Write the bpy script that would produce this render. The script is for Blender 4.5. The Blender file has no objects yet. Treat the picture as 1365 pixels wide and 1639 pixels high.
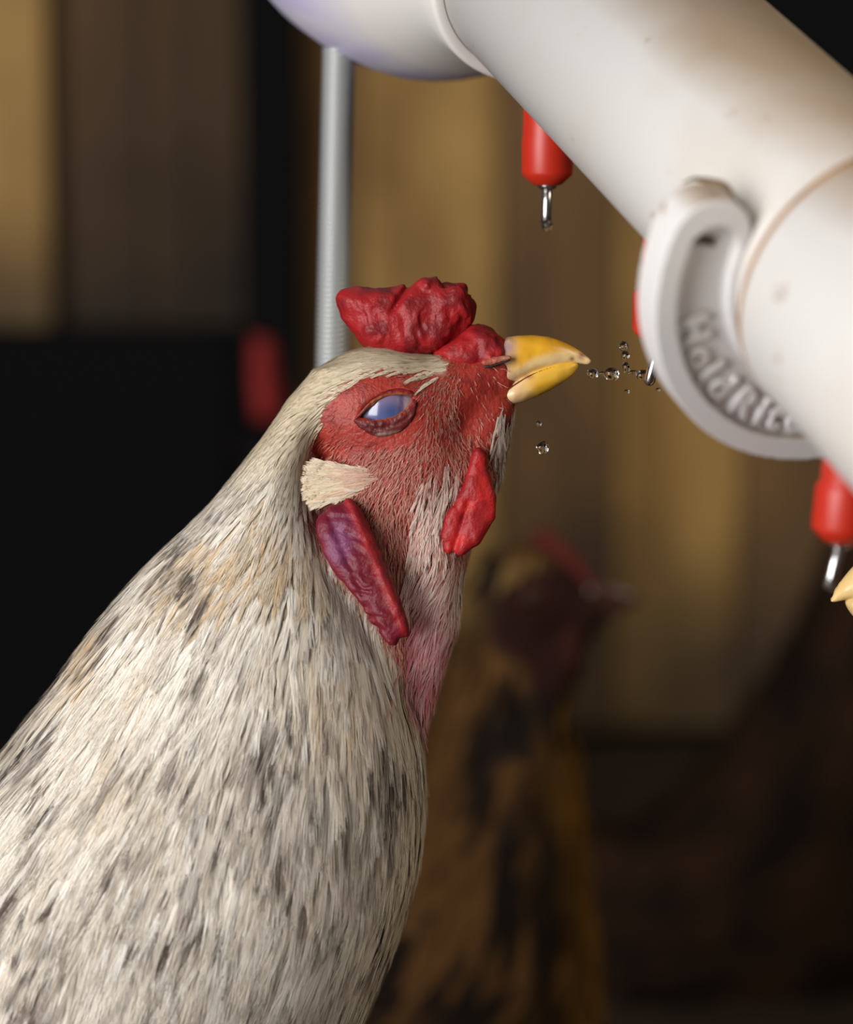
import bpy, math, random
import numpy as np
from mathutils import Matrix, Vector

# ------------------------------------------------------------------ camera, world, light
rng = np.random.default_rng(7)
random.seed(7)
scene = bpy.context.scene
COL = scene.collection
FPX = 85.0 / 24.0 * 1365.0            # focal length in pixels of the 1365 x 1639 frame
PITCH = math.radians(10.0)
D = 0.775                             # distance of the drinking hen
CAM = Vector((0.0, 0.0, 0.42 + D * math.sin(PITCH)))
G = Matrix.Translation(CAM) @ Matrix.Rotation(-PITCH, 4, 'X')   # camera-aligned (right, away, up) -> world
GN = np.array(G)

cam_data = bpy.data.cameras.new('camera')
cam_data.lens = 85.0
cam_data.sensor_fit = 'HORIZONTAL'
cam_data.sensor_width = 24.0
cam_data.clip_start = 0.02
cam_data.dof.use_dof = True
cam_data.dof.focus_distance = D - 0.012
cam_data.dof.aperture_fstop = 5.6
cam = bpy.data.objects.new('camera', cam_data)
cam.location = CAM
cam.rotation_euler = (math.pi / 2 - PITCH, 0, 0)
COL.objects.link(cam)
scene.camera = cam

world = bpy.data.worlds.new('world')
scene.world = world
world.use_nodes = True
world.node_tree.nodes['Background'].inputs[0].default_value = (0.9, 0.86, 0.8, 1)
world.node_tree.nodes['Background'].inputs[1].default_value = 0.045

def area_light(name, loc, target, sx, sy, power, color):
    ld = bpy.data.lights.new(name, 'AREA')
    ld.shape = 'RECTANGLE'; ld.size = sx; ld.size_y = sy
    ld.energy = power; ld.color = color
    o = bpy.data.objects.new(name, ld)
    o.location = loc
    o.rotation_euler = (Vector(target) - Vector(loc)).to_track_quat('-Z', 'Y').to_euler()
    COL.objects.link(o)
    return o

# daylight from the open barn door on the photographer's left, and an added, weaker fill light for the back wall
area_light('door_light', (-0.98, -0.38, 0.72), (0.02, 0.75, 0.42), 0.8, 1.1, 35.0, (1.0, 0.98, 0.97))
area_light('wall_fill_light', (1.5, 0.2, 1.7), (0.15, 2.2, 0.5), 0.8, 0.8, 18.0, (1.0, 0.9, 0.74))  # unseen fill, added to brighten the back wall

vs = scene.view_settings
vs.view_transform = 'Standard'
vs.look = 'None'
vs.exposure = 0.0
vs.gamma = 1.0
vs.use_curve_mapping = False

# ------------------------------------------------------------------ helpers
def S(r, g, b):
    c = np.array([r, g, b]) / 255.0
    return np.where(c <= 0.04045, c / 12.92, ((c + 0.055) / 1.055) ** 2.4)

def smooth(a, b, x):
    t = np.clip((x - a) / (b - a), 0, 1)
    return t * t * (3 - 2 * t)

def mix(a, b, t):
    t = np.asarray(t)[..., None]
    return np.asarray(a) * (1 - t) + np.asarray(b) * t

def to_world(c):
    c = np.asarray(c, float)
    return c @ GN[:3, :3].T + GN[:3, 3]

def at(px, py, depth):
    """world point seen at a pixel of the photograph at a given depth"""
    return to_world(np.array([(px - 682.5) / FPX * depth, depth, (819.5 - py) / FPX * depth]))

_T = np.random.default_rng(3).random((32, 32, 32)).astype(np.float32)
def vnoise(p, scale, off=0.0):
    q = np.asarray(p, float) / scale + off
    i = np.floor(q).astype(int); f = q - i; f = f * f * (3 - 2 * f)
    i0 = i % 32; i1 = (i + 1) % 32
    r = 0
    for a in (0, 1):
        for b in (0, 1):
            for c in (0, 1):
                w = (f[..., 0] if a else 1 - f[..., 0]) * (f[..., 1] if b else 1 - f[..., 1]) * (f[..., 2] if c else 1 - f[..., 2])
                r = r + w * _T[(i1 if a else i0)[..., 0], (i1 if b else i0)[..., 1], (i1 if c else i0)[..., 2]]
    return r

def empty(name, loc):
    o = bpy.data.objects.new(name, None)
    o.empty_display_size = 0.02
    o.location = [float(v) for v in loc]
    COL.objects.link(o)
    return o

def tag(o, label=None, cat=None, group=None, kind=None):
    if label: o['label'] = label
    if cat: o['category'] = cat
    if group: o['group'] = group
    if kind: o['kind'] = kind
    return o

def base_of(parent):
    p = np.zeros(3)
    while parent is not None:
        p = p + np.array(parent.location); parent = parent.parent
    return p

def make(name, v, faces, mat, parent=None, col=None, smooth_shade=True, origin=None):
    """v: world vertices (n,3); faces: array (m,3|4) or list of lists"""
    v = np.asarray(v, float)
    loc = np.zeros(3)
    if parent is not None:
        v = v - base_of(parent)
    elif origin is not None:
        loc = np.asarray(origin, float); v = v - loc
    me = bpy.data.meshes.new(name)
    if isinstance(faces, np.ndarray):
        k = faces.shape[1]; m = len(faces)
        me.vertices.add(len(v)); me.vertices.foreach_set('co', v.astype(np.float32).ravel())
        me.loops.add(m * k); me.loops.foreach_set('vertex_index', faces.astype(np.int32).ravel())
        me.polygons.add(m)
        me.polygons.foreach_set('loop_start', (np.arange(m) * k).astype(np.int32))
        me.update(calc_edges=True)
    else:
        me.from_pydata([tuple(x) for x in v], [], [tuple(f) for f in faces]); me.update()
    if smooth_shade:
        me.polygons.foreach_set('use_smooth', np.ones(len(me.polygons), bool))
    if col is not None:
        a = me.color_attributes.new('Col', 'FLOAT_COLOR', 'POINT')
        c4 = np.ones((len(v), 4), np.float32); c4[:, :3] = np.clip(col, 0, 1)
        a.data.foreach_set('color', c4.ravel())
    me.materials.append(mat)
    o = bpy.data.objects.new(name, me)
    o.location = [float(q) for q in loc]
    COL.objects.link(o)
    if parent is not None: o.parent = parent
    return o

# ---- materials
def new_mat(name):
    m = bpy.data.materials.new(name); m.use_nodes = True
    nt = m.node_tree
    return m, nt, nt.nodes['Principled BSDF']

def noise_bump(nt, b, scale, strength, dist=0.001, detail=4.0):
    tc = nt.nodes.new('ShaderNodeTexCoord'); n = nt.nodes.new('ShaderNodeTexNoise')
    n.inputs['Scale'].default_value = scale; n.inputs['Detail'].default_value = detail
    bp = nt.nodes.new('ShaderNodeBump'); bp.inputs['Strength'].default_value = strength; bp.inputs['Distance'].default_value = dist
    nt.links.new(tc.outputs['Object'], n.inputs['Vector']); nt.links.new(n.outputs['Fac'], bp.inputs['Height'])
    nt.links.new(bp.outputs['Normal'], b.inputs['Normal'])

def vcol_mat(name, rough=0.6, spec=0.4, bump=None, sss=0.0, coat=0.0, sheen=0.0):
    m, nt, b = new_mat(name)
    vc = nt.nodes.new('ShaderNodeVertexColor'); vc.layer_name = 'Col'
    nt.links.new(vc.outputs['Color'], b.inputs['Base Color'])
    b.inputs['Roughness'].default_value = rough
    b.inputs['Specular IOR Level'].default_value = spec
    b.inputs['Coat Weight'].default_value = coat; b.inputs['Coat Roughness'].default_value = 0.08
    b.inputs['Sheen Weight'].default_value = sheen
    if sss:
        b.inputs['Subsurface Weight'].default_value = sss
        b.inputs['Subsurface Radius'].default_value = (0.004, 0.0012, 0.0008)
        b.inputs['Subsurface Scale'].default_value = 0.5
    if bump: noise_bump(nt, b, *bump)
    return m

def plain_mat(name, col, rough=0.5, metal=0.0, spec=0.5, bump=None):
    m, nt, b = new_mat(name)
    b.inputs['Base Color'].default_value = (*[float(x) for x in col], 1)
    b.inputs['Roughness'].default_value = rough; b.inputs['Metallic'].default_value = metal
    b.inputs['Specular IOR Level'].default_value = spec
    if bump: noise_bump(nt, b, *bump)
    return m

def noisy_mat(name, c1, c2, scale, rough=0.8, stretch=(1, 1, 1), lo=0.3, hi=0.7, bump=0.0, spec=0.3, foot_shade=0.0, shade_from=None, shade_to=0.02, shade_col=None):
    m, nt, b = new_mat(name)
    tc = nt.nodes.new('ShaderNodeTexCoord'); mp = nt.nodes.new('ShaderNodeMapping')
    mp.inputs['Scale'].default_value = stretch
    n = nt.nodes.new('ShaderNodeTexNoise'); n.inputs['Scale'].default_value = scale; n.inputs['Detail'].default_value = 6
    r = nt.nodes.new('ShaderNodeValToRGB')
    r.color_ramp.elements[0].position = lo; r.color_ramp.elements[0].color = (*[float(x) for x in c1], 1)
    r.color_ramp.elements[1].position = hi; r.color_ramp.elements[1].color = (*[float(x) for x in c2], 1)
    nt.links.new(tc.outputs['Object'], mp.inputs['Vector']); nt.links.new(mp.outputs['Vector'], n.inputs['Vector'])
    nt.links.new(n.outputs['Fac'], r.inputs['Fac']); nt.links.new(r.outputs['Color'], b.inputs['Base Color'])
    if foot_shade or shade_from:                              # painted shade: planks darken towards the foot
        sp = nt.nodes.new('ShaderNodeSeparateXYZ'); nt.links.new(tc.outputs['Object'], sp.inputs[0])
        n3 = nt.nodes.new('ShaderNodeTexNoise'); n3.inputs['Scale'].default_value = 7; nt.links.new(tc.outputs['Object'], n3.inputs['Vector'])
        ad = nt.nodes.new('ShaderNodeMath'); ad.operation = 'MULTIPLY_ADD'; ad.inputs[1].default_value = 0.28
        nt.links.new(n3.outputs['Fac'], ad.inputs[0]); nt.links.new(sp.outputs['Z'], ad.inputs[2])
        mr = nt.nodes.new('ShaderNodeMapRange'); mr.inputs[1].default_value = (shade_from or foot_shade) + 0.14; mr.inputs[2].default_value = shade_to + 0.14
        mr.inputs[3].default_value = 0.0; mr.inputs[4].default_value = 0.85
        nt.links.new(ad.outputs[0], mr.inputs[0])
        mx = nt.nodes.new('ShaderNodeMix'); mx.data_type = 'RGBA'; mx.inputs[7].default_value = (*[float(x) for x in (S(58, 46, 35) if shade_col is None else shade_col)], 1)
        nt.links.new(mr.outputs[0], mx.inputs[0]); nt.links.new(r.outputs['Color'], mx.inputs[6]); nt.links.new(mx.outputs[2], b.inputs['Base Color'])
    b.inputs['Roughness'].default_value = rough; b.inputs['Specular IOR Level'].default_value = spec
    if bump:
        bp = nt.nodes.new('ShaderNodeBump'); bp.inputs['Strength'].default_value = bump; bp.inputs['Distance'].default_value = 0.003
        nt.links.new(n.outputs['Fac'], bp.inputs['Height']); nt.links.new(bp.outputs['Normal'], b.inputs['Normal'])
    return m

# ---- implicit surfaces
def nets(f, xs, ys, zs):
    """naive surface nets on a rectilinear grid, f < 0 inside; returns verts, quads"""
    s = f < 0
    n = tuple(k - 1 for k in f.shape)
    cnt = np.zeros(n, np.int8)
    for a in (0, 1):
        for b in (0, 1):
            for c in (0, 1):
                cnt += s[a:a + n[0], b:b + n[1], c:c + n[2]]
    I, J, K = np.nonzero((cnt > 0) & (cnt < 8))
    idx = np.full(n, -1, np.int32); idx[I, J, K] = np.arange(len(I))
    pos = np.zeros((len(I), 3)); num = np.zeros(len(I))
    corners = [(a, b, c) for a in (0, 1) for b in (0, 1) for c in (0, 1)]
    for ca in corners:
        for ax in range(3):
            if ca[ax]: continue
            cb = list(ca); cb[ax] = 1
            fa = f[I + ca[0], J + ca[1], K + ca[2]]; fb = f[I + cb[0], J + cb[1], K + cb[2]]
            m = (fa < 0) != (fb < 0)
            t = np.where(m, fa / np.where(m, fa - fb, 1), 0)
            pa = np.stack([xs[I + ca[0]], ys[J + ca[1]], zs[K + ca[2]]], 1)
            pb = np.stack([xs[I + cb[0]], ys[J + cb[1]], zs[K + cb[2]]], 1)
            pos += np.where(m[:, None], pa + t[:, None] * (pb - pa), 0); num += m
    pos /= num[:, None]
    Q = []
    for ax in range(3):
        u, w = (ax + 1) % 3, (ax + 2) % 3
        sl0 = [slice(None)] * 3; sl1 = [slice(None)] * 3
        sl0[ax] = slice(0, -1); sl1[ax] = slice(1, None)
        e = s[tuple(sl0)] != s[tuple(sl1)]
        ii = np.stack(np.nonzero(e), 1)
        ok = (ii[:, u] > 0) & (ii[:, u] < n[u]) & (ii[:, w] > 0) & (ii[:, w] < n[w])
        ii = ii[ok]
        def cell(du, dw):
            q = ii.copy(); q[:, u] += du; q[:, w] += dw
            return idx[q[:, 0], q[:, 1], q[:, 2]]
        q = np.stack([cell(-1, -1), cell(0, -1), cell(0, 0), cell(-1, 0)], 1)
        inside = s[ii[:, 0], ii[:, 1], ii[:, 2]]
        q[~inside] = q[~inside][:, ::-1]
        Q.append(q)
    return pos, np.concatenate(Q)

def axis_steps(*seg):
    """seg: (start, end, step), ... -> increasing coordinates"""
    out = []
    for a, b, h in seg:
        out.append(np.linspace(a, b, max(2, int(round((b - a) / h)) + 1))[:-1])
    return np.concatenate(out + [[seg[-1][1]]])

def smin(a, b, k):
    h = np.clip(0.5 + 0.5 * (b - a) / k, 0, 1)
    return b * (1 - h) + a * h - k * h * (1 - h)

def round_cone(P, a, b, ra, rb, squash=1.0):
    X, Y, Z = P
    ba = np.array(b, float) - np.array(a, float)
    t = ((X - a[0]) * ba[0] + (Y - a[1]) * ba[1] + (Z - a[2]) * ba[2]) / (ba @ ba)
    t = np.clip(t, 0, 1)
    d = np.sqrt((X - a[0] - t * ba[0]) ** 2 + ((Y - a[1] - t * ba[1]) / squash) ** 2 + (Z - a[2] - t * ba[2]) ** 2)
    return d - (ra + (rb - ra) * t)

def ellipsoid(P, c, r, rot=0.0):
    X, Y, Z = P
    x = X - c[0]; y = Y - c[1]; z = Z - c[2]
    ca, sa = math.cos(rot), math.sin(rot)
    x, z = x * ca + z * sa, -x * sa + z * ca
    k = np.sqrt((x / r[0]) ** 2 + (y / r[1]) ** 2 + (z / r[2]) ** 2)
    return (k - 1) * min(r)

def poly_sdf(x, z, poly):
    """signed distance (negative inside) to a polygon given as (px, py) image points"""
    P = np.array([(a, -b) for a, b in poly], float)
    d = np.full(np.shape(x), 1e9); s = np.zeros(np.shape(x), bool)
    for i in range(len(P)):
        a = P[i]; b = P[(i + 1) % len(P)]; e = b - a
        t = np.clip(((x - a[0]) * e[0] + (z - a[1]) * e[1]) / max(e @ e, 1e-9), 0, 1)
        d = np.minimum(d, (x - a[0] - t * e[0]) ** 2 + (z - a[1] - t * e[1]) ** 2)
        c = ((a[1] > z) != (b[1] > z))
        xi = a[0] + (z - a[1]) * (e[0] / (e[1] if abs(e[1]) > 1e-9 else 1e-9))
        s ^= c & (x < xi)
    d = np.sqrt(d)
    return np.where(s, -d, d)

def round_poly(poly, n=3):
    """Chaikin corner cutting"""
    P = np.array(poly, float)
    for _ in range(n):
        Q = np.roll(P, -1, 0)
        P = np.stack([0.75 * P + 0.25 * Q, 0.25 * P + 0.75 * Q], 1).reshape(-1, 2)
    return [tuple(p) for p in P]

def pillow(poly, T, w, y0, step, disp=None, rnd=2):
    """cushion-like solid over an outline in hen pixels; T half thickness (number or fn(x,z)), w rounding width, y0 centre depth"""
    poly = round_poly(poly, rnd) if rnd else poly
    P = np.array(poly)
    xs = np.arange(P[:, 0].min() - 4 * step, P[:, 0].max() + 4 * step, step)
    zs = np.arange(-P[:, 1].max() - 4 * step, -P[:, 1].min() + 4 * step, step)
    X2, Z2 = np.meshgrid(xs, zs, indexing='ij')
    d2 = poly_sdf(X2, Z2, poly)
    T2 = T(X2, Z2) if callable(T) else np.full_like(X2, T)
    Y02 = y0(X2, Z2) if callable(y0) else np.full_like(X2, y0)
    ys = np.arange((Y02 - T2).min() - 4 * step, (Y02 + T2).max() + 4 * step, step)
    X = X2[:, None, :]; Z = Z2[:, None, :]; Y = ys[None, :, None]
    q = np.sqrt(np.maximum(d2 + w, 0)[:, None, :] ** 2 + ((Y - Y02[:, None, :]) * (w / T2)[:, None, :]) ** 2) - w
    if disp is not None:
        pts = np.stack(np.broadcast_arrays(X, Y, Z), -1)
        q = q + disp(pts)
    return nets(q, xs, ys, zs)

# ---- revolved / swept solids
def frame_of(axis):
    axis = np.asarray(axis, float); axis = axis / np.linalg.norm(axis)
    up = np.array([0, 0, 1.0])
    if abs(axis @ up) > 0.98: up = np.array([1.0, 0, 0])
    u = up - (up @ axis) * axis; u /= np.linalg.norm(u)
    return axis, u, np.cross(axis, u)

def lathe(profile, origin, axis, n=64, closed=True):
    """profile: list of (t, r) along axis"""
    a, u, w = frame_of(axis)
    ph = np.linspace(0, 2 * np.pi, n, endpoint=False)
    ring = np.cos(ph)[:, None] * u + np.sin(ph)[:, None] * w
    V = np.concatenate([np.asarray(origin) + t * a + r * ring for t, r in profile])
    F = []
    m = len(profile)
    for i in range(m - 1):
        for j in range(n):
            k = (j + 1) % n
            F.append((i * n + j, i * n + k, (i + 1) * n + k, (i + 1) * n + j))
    if closed:
        F.append(tuple(range(n))[::-1]); F.append(tuple(range((m - 1) * n, m * n)))
    return V, F

def tube(path, radii, n=10):
    path = np.asarray(path, float); V = []; F = []
    m = len(path)
    tan = np.gradient(path, axis=0)
    ref = None
    for i in range(m):
        t = tan[i] / np.linalg.norm(tan[i])
        if ref is None:
            _, u, w = frame_of(t)
        else:
            u = ref - (ref @ t) * t; u /= np.linalg.norm(u); w = np.cross(t, u)
        ref = u
        ph = np.linspace(0, 2 * np.pi, n, endpoint=False)
        V.append(path[i] + radii[i] * (np.cos(ph)[:, None] * u + np.sin(ph)[:, None] * w))
        if i:
            for j in range(n):
                k = (j + 1) % n
                F.append(((i - 1) * n + j, (i - 1) * n + k, i * n + k, i * n + j))
    F.append(tuple(range(n))[::-1]); F.append(tuple(range((m - 1) * n, m * n)))
    return np.concatenate(V), F

def box(x0, x1, y0, y1, z0, z1, bev=0.0):
    b = bev
    V = []
    for z, i in ((z0, b), (z0 + b, 0), (z1 - b, 0), (z1, b)):
        for x, y in ((x0 + i, y0 + i), (x1 - i, y0 + i), (x1 - i, y1 - i), (x0 + i, y1 - i)):
            V.append((x, y, z))
    F = [(3, 2, 1, 0), (12, 13, 14, 15)]
    for k in range(3):
        for j in range(4):
            F.append((k * 4 + j, k * 4 + (j + 1) % 4, (k + 1) * 4 + (j + 1) % 4, (k + 1) * 4 + j))
    return np.array(V, float), F

# ------------------------------------------------------------------ the setting: barn wall and floor
WY = 2.2                                    # distance of the boarded wall
floor_mat = noisy_mat('litter', S(30, 22, 17), S(66, 50, 36), 60, rough=0.95, bump=0.6, lo=0.25, hi=0.8)
fx = np.linspace(-2.2, 2.2, 90); fy = np.linspace(-0.6, WY + 0.25, 80)
FXg, FYg = np.meshgrid(fx, fy, indexing='ij')
fz = (vnoise(np.stack([FXg, FYg, FXg * 0], -1), 0.06) - 0.5) * 0.012 + (vnoise(np.stack([FXg, FYg, FXg * 0], -1), 0.4) - 0.5) * 0.02 - 0.012
fv = np.stack([FXg, FYg, fz], -1).reshape(-1, 3)
ni, nj = FXg.shape
ii, jj = np.meshgrid(np.arange(ni - 1), np.arange(nj - 1), indexing='ij')
fa = (ii * nj + jj).ravel()
floor = make('floor', fv, np.stack([fa, fa + nj, fa + nj + 1, fa + 1], 1), floor_mat)
tag(floor, 'dark litter floor of the barn', kind='structure')

backing = plain_mat('dark_backing', S(26, 21, 17), 0.9)
wv, wf = box(-2.2, 2.2, WY + 0.05, WY + 0.12, -0.02, 2.4)
wall = make('wall_back', wv, wf, backing, smooth_shade=False)
tag(wall, 'boarded barn wall behind the hens', kind='structure')

def wz(py):                                   # pixel row -> height on the wall plane
    return CAM.z + WY * math.tan(-PITCH + math.atan((819.5 - py) / FPX))
plank_tones = {  # shade towards the foot is painted into these colours
    'gold_shaded': noisy_mat('plank_gold_shaded', S(130, 96, 46), S(186, 148, 84), 11, rough=0.6, stretch=(1.6, 1.6, 0.6), shade_from=wz(240), shade_to=wz(560), shade_col=S(46, 36, 29)),
    'gold': noisy_mat('plank_gold', S(130, 96, 46), S(186, 148, 84), 11, rough=0.6, stretch=(1.6, 1.6, 0.6), foot_shade=0.16),
    'tan': noisy_mat('plank_tan', S(114, 84, 44), S(164, 128, 74), 7, rough=0.65, stretch=(3, 3, 0.4), foot_shade=0.16),
    'brown': noisy_mat('plank_brown', S(70, 51, 31), S(102, 76, 47), 8, rough=0.7, stretch=(4, 4, 0.35), shade_from=wz(120), shade_to=wz(540), shade_col=S(26, 21, 18)),
    'dim': noisy_mat('plank_dim', S(84, 62, 38), S(128, 96, 56), 8, rough=0.7, stretch=(2, 2, 0.6), foot_shade=0.2),
}
black_paint = plain_mat('black_paint', S(16, 16, 17), 0.9, spec=0.1)

def wx(px):                                   # pixel column -> x on the wall plane
    return (px - 682.5) / FPX * (WY / math.cos(PITCH)) * 1.0
cols = [(-1500, -1180, 'tan'), (-1180, -860, 'gold'), (-860, -540, 'gold_shaded'), (-540, -230, 'gold_shaded'), (-230, 88, 'gold_shaded'),
        (88, 235, 'brown'), (235, 400, 'brown'), (486, 575, 'dim'), (575, 800, 'gold'), (800, 985, 'dim'), (985, 1185, 'gold'), (1185, 1420, 'dim'),
        (1420, 1700, 'tan'), (1700, 1990, 'gold'), (1990, 2300, 'tan'), (2300, 2600, 'gold'), (2600, 2900, 'tan')]
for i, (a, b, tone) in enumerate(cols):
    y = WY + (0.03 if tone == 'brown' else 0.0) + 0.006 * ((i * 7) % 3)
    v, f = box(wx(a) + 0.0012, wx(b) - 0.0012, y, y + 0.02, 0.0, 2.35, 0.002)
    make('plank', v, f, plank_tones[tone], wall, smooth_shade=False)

def trim(name, v, f, label):
    o = make(name, v, f, black_paint, smooth_shade=False)
    tag(o, label, kind='structure'); return o
v, f = box(wx(400), wx(486), WY - 0.055, WY + 0.012, -0.02, 2.35, 0.003)
trim('trim_1', v, f, 'black painted upright post against the barn wall')
v, f = box(wx(1130), wx(1900), WY - 0.05, WY - 0.002, wz(135), wz(-400), 0.003)
trim('trim_2', v, f, 'dark horizontal rail on the wall behind the pipe')

v, f = box(-2.2, wx(396), WY - 0.035, WY - 0.004, -0.02, wz(520), 0.004)  # board added to darken the lower left of the wall
trim('added_dark_board', v, f, 'added black board darkening the foot of the wall, left of the post')

# ------------------------------------------------------------------ the water line
AX = np.array([0.3723934, -0.76206665, -0.52969574])          # pipe direction, camera-aligned
P0 = np.array([0.03740783, 0.78, 0.13523353])                 # point on the pipe axis
AXW = GN[:3, :3] @ AX
P0W = to_world(P0)
DOWN = np.array([0, 0, -1.0])
def axis_pt(t): return P0W + t * AXW

def pvc_mat(name, c, stain):
    m, nt, b = new_mat(name)
    tc = nt.nodes.new('ShaderNodeTexCoord')
    n1 = nt.nodes.new('ShaderNodeTexNoise'); n1.inputs['Scale'].default_value = 95; n1.inputs['Detail'].default_value = 3; n1.inputs['Roughness'].default_value = 0.75
    n2 = nt.nodes.new('ShaderNodeTexNoise'); n2.inputs['Scale'].default_value = 22; n2.inputs['Detail'].default_value = 5
    r1 = nt.nodes.new('ShaderNodeValToRGB'); r1.color_ramp.elements[0].position = 0.655; r1.color_ramp.elements[1].position = 0.73
    r2 = nt.nodes.new('ShaderNodeValToRGB'); r2.color_ramp.elements[0].position = 0.46; r2.color_ramp.elements[1].position = 0.8
    for n in (n1, n2): nt.links.new(tc.outputs['Object'], n.inputs['Vector'])
    nt.links.new(n1.outputs['Fac'], r1.inputs['Fac']); nt.links.new(n2.outputs['Fac'], r2.inputs['Fac'])
    m1 = nt.nodes.new('ShaderNodeMix'); m1.data_type = 'RGBA'
    m2 = nt.nodes.new('ShaderNodeMix'); m2.data_type = 'RGBA'
    mu = nt.nodes.new('ShaderNodeMath'); mu.operation = 'MULTIPLY'; mu.inputs[1].default_value = 0.7
    mu2 = nt.nodes.new('ShaderNodeMath'); mu2.operation = 'MULTIPLY'; mu2.inputs[1].default_value = stain
    m1.inputs[6].default_value = (*[float(x) for x in c], 1)
    m1.inputs[7].default_value = (*[float(x) for x in S(196, 178, 150)], 1)
    m2.inputs[7].default_value = (*[float(x) for x in S(150, 112, 70)], 1)
    nt.links.new(r2.outputs['Color'], mu2.inputs[0]); nt.links.new(mu2.outputs[0], m1.inputs[0])
    nt.links.new(m1.outputs[2], m2.inputs[6]); nt.links.new(r1.outputs['Color'], mu.inputs[0]); nt.links.new(mu.outputs[0], m2.inputs[0])
    ge = nt.nodes.new('ShaderNodeNewGeometry'); sp = nt.nodes.new('ShaderNodeSeparateXYZ')
    nt.links.new(ge.outputs['Normal'], sp.inputs[0])
    ad = nt.nodes.new('ShaderNodeMath'); ad.operation = 'MULTIPLY_ADD'; ad.inputs[1].default_value = 0.35
    nt.links.new(n2.outputs['Fac'], ad.inputs[0]); nt.links.new(sp.outputs['Z'], ad.inputs[2])
    r3 = nt.nodes.new('ShaderNodeMapRange'); r3.inputs[1].default_value = 0.82; r3.inputs[2].default_value = 1.12; r3.inputs[4].default_value = 0.75
    nt.links.new(ad.outputs[0], r3.inputs[0])
    m3 = nt.nodes.new('ShaderNodeMix'); m3.data_type = 'RGBA'
    m3.inputs[7].default_value = (*[float(x) for x in S(158, 130, 98)], 1)          # tan shade painted onto upward faces
    nt.links.new(r3.outputs[0], m3.inputs[0]); nt.links.new(m2.outputs[2], m3.inputs[6])
    nt.links.new(m3.outputs[2], b.inputs['Base Color'])
    b.inputs['Roughness'].default_value = 0.42
    return m
pvc = pvc_mat('white_pvc', S(216, 213, 209), 0.5)
pvc_clean = pvc_mat('white_pvc_clip', S(222, 220, 219), 0.2)
pvc_fit = vcol_mat('pvc_fitting', rough=0.4, spec=0.5)
red_plastic = plain_mat('red_plastic', S(182, 40, 20), 0.42)
steel = plain_mat('steel', (0.62, 0.61, 0.6), 0.22, 1.0)
seam_mat = noisy_mat('glue_seam', S(138, 92, 44), S(170, 124, 74), 120, rough=0.6)
dirt_mat = noisy_mat('dirt', S(70, 50, 34), S(128, 100, 72), 200, rough=0.95)

pipe_base = axis_pt(0.05) + DOWN * 0.03
line = empty('water_pipe', pipe_base)
tag(line, 'white plastic water pipe with red drinking nipples, running diagonally above the hen', 'pipe')
v, f = lathe([(-0.05, 0.03), (0.30, 0.03)], P0W, AXW, 96)
pipe = make('pipe', v, f, pvc, line)
R2 = 0.0333
v, f = lathe([(0.1615, 0.0302), (0.1615, R2 - 0.0012), (0.1618, R2 - 0.0004), (0.1626, R2), (0.30, R2 + 0.0012), (0.3005, R2), (0.3005, 0.0302)], P0W, AXW, 96, closed=False)
make('coupling', v, f, pvc, line)
v, f = lathe([(0.1602, 0.0300), (0.1600, 0.0312), (0.1602, 0.0324), (0.1611, 0.0331), (0.1620, R2 - 0.0001), (0.1630, R2 + 0.00005), (0.164, 0.031)], P0W, AXW, 96, closed=False)
tag(make('glue_seam', v, f, seam_mat, line), 'brown dirt line where the pipe enters the coupling')

# bell-shaped reducer at the far end, its big socket stained lilac by primer
prof = [(-0.003, 0.0302), (-0.0025, 0.0322), (-0.0032, 0.0331), (-0.0045, 0.0334), (-0.014, 0.0337), (-0.022, 0.0352), (-0.030, 0.0395), (-0.038, 0.0455), (-0.046, 0.0515),
        (-0.055, 0.0565), (-0.066, 0.0598), (-0.080, 0.0616), (-0.110, 0.062), (-0.1102, 0.0585), (-0.22, 0.0585)]
prof = [(t_ - 0.011, r_) for t_, r_ in prof]
v, f = lathe(prof[::-1], P0W, AXW, 96, closed=False)
tt = (v - P0W) @ AXW
cw = mix(S(228, 224, 220), S(192, 186, 218), smooth(-0.048, -0.060, tt) * (0.55 + 0.45 * smooth(0.35, 0.65, vnoise(v, 0.012))))
make('reducer', v, f, pvc_fit, line, col=cw)

def nipple(t, L, lean, pin_lean, top):
    """red nipple drinker hanging under the pipe at axial position t, total drop L from the axis"""
    o = axis_pt(t)
    dn = DOWN + np.array(lean); dn = dn / np.linalg.norm(dn)
    r = 0.0068
    e = L - 0.0135                       # end of the red body
    prof = [(0.020, r * (top - 0.04)), (e - 0.0135, r * top), (e - 0.0125, r * 0.98), (e - 0.0115, r), (e - 0.0036, r), (e - 0.0026, r * 0.97), (e - 0.0004, r * 0.62), (e, r * 0.54), (e, 0.001)]
    v, f = lathe(prof, o, dn, 40)
    b = make('nipple', v, f, red_plastic, line)
    v, f = lathe([(e - 0.001, 0.0026), (e + 0.0006, 0.0026), (e + 0.0011, 0.0021), (e + 0.0011, 0.001)], o, dn, 24)
    make('collar', v, f, steel, b)
    tip = e + 0.0112
    v, f = lathe([(-0.002, 0.0014), (tip - e - 0.0012, 0.0014), (tip - e - 0.0004, 0.0011), (tip - e, 0.0005)], o + dn * e, dn + np.array([pin_lean, 0.03, 0]), 20)
    make('trigger_pin', v, f, steel, b)
    return o + dn * tip
nip1 = nipple(-0.0145, 0.0705, (0, 0, 0), -0.02, 0.96)
nip2 = nipple(0.0548, 0.0785, (0, 0, 0), -0.24, 0.68)
nip3 = nipple(0.1585, 0.0725, (-0.08, 0, 0), -0.14, 0.86)

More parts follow.
